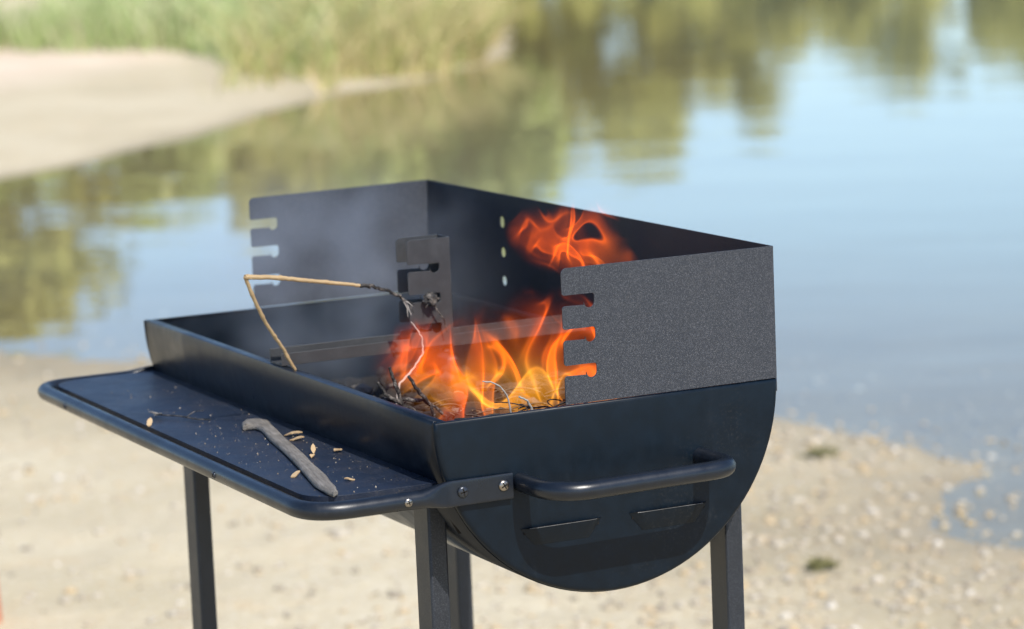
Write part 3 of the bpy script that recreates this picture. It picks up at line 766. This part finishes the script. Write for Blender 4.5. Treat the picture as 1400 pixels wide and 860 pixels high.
# ------------------------------------------------------------------ on the shelf
KN = [(-.038, .3878), (-.029, .3987), (-.0167, .3934), (-.0117, .3788), (-.0171, .3561), (-.0307, .287), (-.044, .2143), (-.0584, .1464), (-.0703, .0861), (-.083, .0353), (-.0889, .0162), (-.0958, .0105), (-.097, .0224), (-.0936, .0614), (-.0765, .1348), (-.0582, .2187), (-.0452, .2914), (-.0328, .3464), (-.0329, .3613), (-.0392, .3663), (-.045, .3665)]
def driftwood():
    c = Vector((-.055, .2, STOP)); bm = bmesh.new(); n = len(KN)
    cen = Vector((sum(p[0] for p in KN)/n, sum(p[1] for p in KN)/n))
    def ring(ins, z):
        out = []
        for i, p in enumerate(KN):
            a, b = Vector(KN[i-1]), Vector(KN[(i+1) % n]); t = (b-a).normalized(); nrm = Vector((t.y, -t.x))
            q = Vector(p)
            q2 = q + nrm*ins
            out.append(bm.verts.new((q2.x, q2.y, z)))
        return out
    # outline runs clockwise seen from above, so +nrm points inwards
    rings = [ring(.0020, STOP+.0004), ring(.0004, STOP+.0012), ring(0, STOP+.0024), ring(.0004, STOP+.0042), ring(.0014, STOP+.0056), ring(.0036, STOP+.0062)]
    for A, B in zip(rings, rings[1:]):
        for i in range(n): bm.faces.new((A[i], A[(i+1) % n], B[(i+1) % n], B[i]))
    f0 = bm.faces.new(rings[0]); f1 = bm.faces.new(rings[-1]); bmesh.ops.triangulate(bm, faces=[f0, f1])
    bmesh.ops.subdivide_edges(bm, edges=bm.edges[:], cuts=1, use_grid_fill=True)
    for v in bm.verts:
        if v.co.z > STOP+.002: v.co += Vector((.0007*mnoise.noise(v.co*160), 0, .0010*mnoise.noise(v.co*70)))
    o = obj('driftwood_stick', bm, M['drift'], None, True, 0, c, 50)
    tag(o, 'flat grey weathered driftwood stick lying on the side shelf', 'stick')
driftwood()
def chip(u, v, l, w, ang, tilt, label, seed, mat='chip'):
    R = random.Random(seed); bm = bmesh.new(); n = 9; c = Vector((u, v, STOP)); top, bot = [], []; l *= .62; w *= .75; ph = R.uniform(0, 3)
    for k in range(n+1):
        t = k/n - .5; ww = w*(1-(2*abs(t))**2.2)*R.uniform(.7, 1.1) + w*.08; h = .0007 + tilt*(t+.5)*l + .0013*math.sin(t*3.5+ph)
        for s in (-1, 1):
            x, y = t*l, s*ww/2; X = c + Vector((x*math.cos(ang)-y*math.sin(ang), x*math.sin(ang)+y*math.cos(ang), max(.0004, h)))
            top.append(bm.verts.new(X + Vector((0, 0, .0007)))); bot.append(bm.verts.new(X - Vector((0, 0, .0003))))
    for k in range(n):
        i = 2*k
        bm.faces.new((top[i], top[i+1], top[i+3], top[i+2])); bm.faces.new((bot[i], bot[i+2], bot[i+3], bot[i+1]))
        bm.faces.new((top[i], top[i+2], bot[i+2], bot[i])); bm.faces.new((top[i+1], bot[i+1], bot[i+3], top[i+3]))
    bm.faces.new((top[0], bot[0], bot[1], top[1])); bm.faces.new((top[-2], top[-1], bot[-1], bot[-2]))
    o = obj('wood_chip', bm, M[mat], None, True, 0, c); tag(o, label, 'wood chip', 'wood chips on the shelf')
for i, a in enumerate([(-.0130, .3100, .030, .012, -.5, .15, 'broad tan wood chip beside the middle of the driftwood'),
                       (-.0190, .2860, .024, .010, -.4, .10, 'second tan wood chip touching the broad one by the driftwood'),
                       (-.0335, .2080, .022, .006, 1.2, .7, 'slim wood splinter standing on edge near the driftwood'),
                       (-.0400, .1950, .014, .006, .9, .2, 'tiny tan chip tucked under the driftwood edge'),
                       (-.0090, .2057, .016, .010, .3, .25, 'curled reddish chip lying close to the drum'),
                       (-.0879, .1203, .017, .009, .2, .25, 'curled brown chip between driftwood and tube'),
                       (-.0534, .0733, .016, .007, -.3, .1, 'small flat chip past the narrow end of the driftwood'),
                       (-.1120, .4570, .020, .007, 1.0, .4, 'tan flake caught at the edge of the shelf top')]):
    chip(*a, 50+i)
def withered():
    R = random.Random(17); base = Vector((-.0905, .4985, STOP)); root = empty('withered_flower', base); tag(root, 'withered pale flower head on a thin dry stalk on the shelf', 'dried flower')
    bm = bmesh.new(); tube(bm, lerp_path([base+Vector((.004, -.006, .003)), base+Vector((.016, -.030, .004)), base+Vector((.026, -.050, .0025)), base+Vector((.036, -.066, .003))], 12), [.0008]*13, 6); obj('stalk', bm, M['char'], root)
    bm = bmesh.new(); tube(bm, lerp_path([base+Vector((.020, -.036, .0035)), base+Vector((.031, -.034, .008)), base+Vector((.037, -.043, .009))], 6), [.0005]*7, 5); obj('stalk', bm, M['char'], root)
    for k in range(6):
        an = 2.2 + k*.35; d = Vector((math.cos(an), math.sin(an), .1+R.random()*.3))*R.uniform(.009, .015); s = Vector((-math.sin(an), math.cos(an), .4))*.0028
        bm = bmesh.new(); q = base + Vector((.004, -.006, .003)); f = [q-s*.4, q+d*.5-s, q+d, q+d*.5+s, q+s*.4]
        prism(bm, f, lambda p, t: (p.x, p.y, p.z+t), 0, .0004); obj('petal', bm, M['ash'], root, False)
withered()
def crumbs():
    R = random.Random(29); vs, fs = [], []
    for k in range(460):
        u = R.uniform(UF+.02, .012); v = R.betavariate(1.3, 1.5)*.72 + .02
        if R.random() < .45: u = R.gauss(-.05, .04); v = R.gauss(.30, .15)
        if not (UF+.018 < u < .012 and .02 < v < .76): continue
        r = .0003 + .0007*R.random()**5; c = Vector((u, v, STOP + r*.6)); o = len(vs)
        for q in ((1, 0, -.6), (-.6, .9, -.6), (-.6, -.9, -.6), (0, 0, .9)):
            vs.append(c + Vector(q)*r*R.uniform(.6, 1.3))
        fs += [(o, o+1, o+3), (o+1, o+2, o+3), (o+2, o, o+3), (o, o+2, o+1)]
    me = bpy.data.meshes.new('crumbs'); me.from_pydata(vs, [], fs); me.update()
    tag(link('crumbs', me, M['crumb'], None, False), 'pale crumbs of bark and sand scattered over the shelf', kind='stuff')
crumbs()
# red stake at the edge of the view
bm = bmesh.new(); sb = AB(5.35, -.992, ground_z(5.35, -.992))
tube(bm, [sb + Vector((0, 0, -.05)), sb + Vector((-.004, .002, .10)), sb + Vector((-.010, .005, .17)), sb + Vector((-.013, .006, .185))], [.040, .038, .030, .012], 14)
tag(obj('stake', bm, M['red'], None, True, 0, sb), 'short rounded terracotta red stake standing in the sand', 'stake')

# ------------------------------------------------------------------ fire and smoke
def mat_fire(name, zlo, zhi, strength, scale, cen, rad, stretch, seed, glow, hot, haze, gap, width, rate=.12):
    """thin glowing sheets: iso-surfaces of a warped field, redder and fainter the higher they rise"""
    N = Nodes(name); p0 = N.pos(); p = N.vmath('ADD', p0, seed)
    wn_ = N.n('TexNoise', {'Vector': N.vmath('MULTIPLY', p, (1, 1, .7)), 'Scale': scale*.50, 'Detail': 1.0}).outputs['Color']
    warp = N.vmath('SCALE', N.vmath('SUBTRACT', wn_, (.5, .5, .5)), scale=.15)
    q = N.vmath('ADD', p, warp); q = N.vmath('MULTIPLY', q, stretch)
    n = N.noise(q, scale, 1.0, .45)
    d = N.math('ABSOLUTE', N.math('SUBTRACT', n, .5))
    thin = N.math('POWER', N.mapr(d, .0, width, 1.0, 0.0, False), 4.0); wide = N.mapr(d, .0, .12, 1.0, 0.0)
    patch = N.mapr(N.noise(N.vmath('ADD', q, (3.1, 1.7, .4)), scale*.62, 0.0), gap, gap+.12)
    z = N.n('SeparateXYZ', {0: p0}).outputs[2]
    big = N.noise(p, scale*.42, 1.0)
    e = N.vmath('LENGTH', N.vmath('DIVIDE', N.vmath('SUBTRACT', p0, cen), rad))
    e0 = e; e = N.math('ADD', e, N.math('MULTIPLY', N.math('SUBTRACT', big, .5), 2.3))
    env = N.math('MULTIPLY', N.mapr(e, .20, 1.0, 1.0, 0.0), N.mapr(e0, .60, .95, 1.0, 0.0))
    zz = N.math('MULTIPLY', N.mapr(z, zlo, zhi, 1.0, .22, False), N.mapr(z, zlo-.02, zlo+.03, .35, 1.0))
    s = N.math('ADD', N.math('MULTIPLY', thin, 1.0), N.math('MULTIPLY', wide, haze))
    s = N.math('ADD', N.math('MULTIPLY', s, patch), glow)
    s = N.math('MULTIPLY', N.math('MULTIPLY', s, env), N.math('MULTIPLY', zz, strength))
    heat = N.math('MULTIPLY', N.mapr(z, zlo, zhi, 1.0, 0.0, False), N.mapr(big, .40, .66, 0.0, hot))
    col = N.ramp(heat, [(0, (1.0, .115, .004)), (.4, (1.0, .20, .008)), (.85, (1.0, .38, .026))])
    m = N.vol(N.n('Emission', {'Color': col, 'Strength': s}))
    m.cycles.volume_step_rate = rate
    return m
def hull(name, cen, rad, mat, parent, seed, amp=.15, zmin=None):
    bm = bmesh.new(); bmesh.ops.create_icosphere(bm, subdivisions=4, radius=1)
    for v in bm.verts:
        n = v.co.copy(); k = 1 + amp*mnoise.noise(n*1.8 + Vector((seed, 0, 0)))
        v.co = Vector((cen[0] + n.x*rad[0]*k, cen[1] + n.y*rad[1]*k, cen[2] + n.z*rad[2]*k))
        if zmin is not None: v.co.z = max(v.co.z, zmin)
    return obj(name, bm, mat, parent)
fire = empty('fire', V3(.17, .19, -.045)); tag(fire, 'orange fire blazing from dry grass in the near half of the drum', 'fire')
c1 = V3(.190, .192, -.012); r1 = (.178, .182, .104)
c2 = V3(.285, .215, .116); r2 = (.058, .190, .052)
SEED1 = (3.3, .9, 2.4); SEED2 = (2.1, .7, .9)
hull('flame', c1, r1, mat_fire('low_flames', Z(-.03), Z(.07), 135.0, 16.0, c1, r1, (1.0, 1.0, .62), SEED1, .003, 1.35, .020, .42, .040), fire, 1.0, .02, Z(-.045))
hull('flame', c2, r2, mat_fire('high_flames', Z(.08), Z(.19), 165.0, 21.0, c2, r2, (1.0, .58, .85), SEED2, .0, .30, .004, .46, .028), fire, 4.0, .02)
def mat_smoke():
    N = Nodes('thin_smoke'); p = N.pos()
    w = N.n('TexNoise', {'Vector': p, 'Scale': 9.0, 'Detail': 2.0}).outputs['Color']
    q = N.vmath('ADD', p, N.vmath('SCALE', N.vmath('SUBTRACT', w, (.5, .5, .5)), scale=.16))
    n = N.noise(q, 11.0, 1.5, .55)
    cen, rad = V3(.15, .60, .05), (.22, .30, .17)
    e = N.vmath('LENGTH', N.vmath('DIVIDE', N.vmath('SUBTRACT', p, cen), rad))
    dn = N.math('MULTIPLY', N.math('MULTIPLY', N.mapr(n, .36, .72), N.mapr(e, .3, 1.0, 1.0, 0.0)), 1.7)
    v = N.n('VolumePrincipled', {'Color': (.80, .88, 1.0), 'Density': dn, 'Anisotropy': 0.0})
    m = N.vol(v); m.cycles.volume_step_rate = .6
    return m
sm = hull('smoke', V3(.15, .60, .05), (.22, .30, .17), mat_smoke(), None, 7.0, .05)
tag(sm, 'thin bluish smoke drifting out of the drum', kind='stuff')
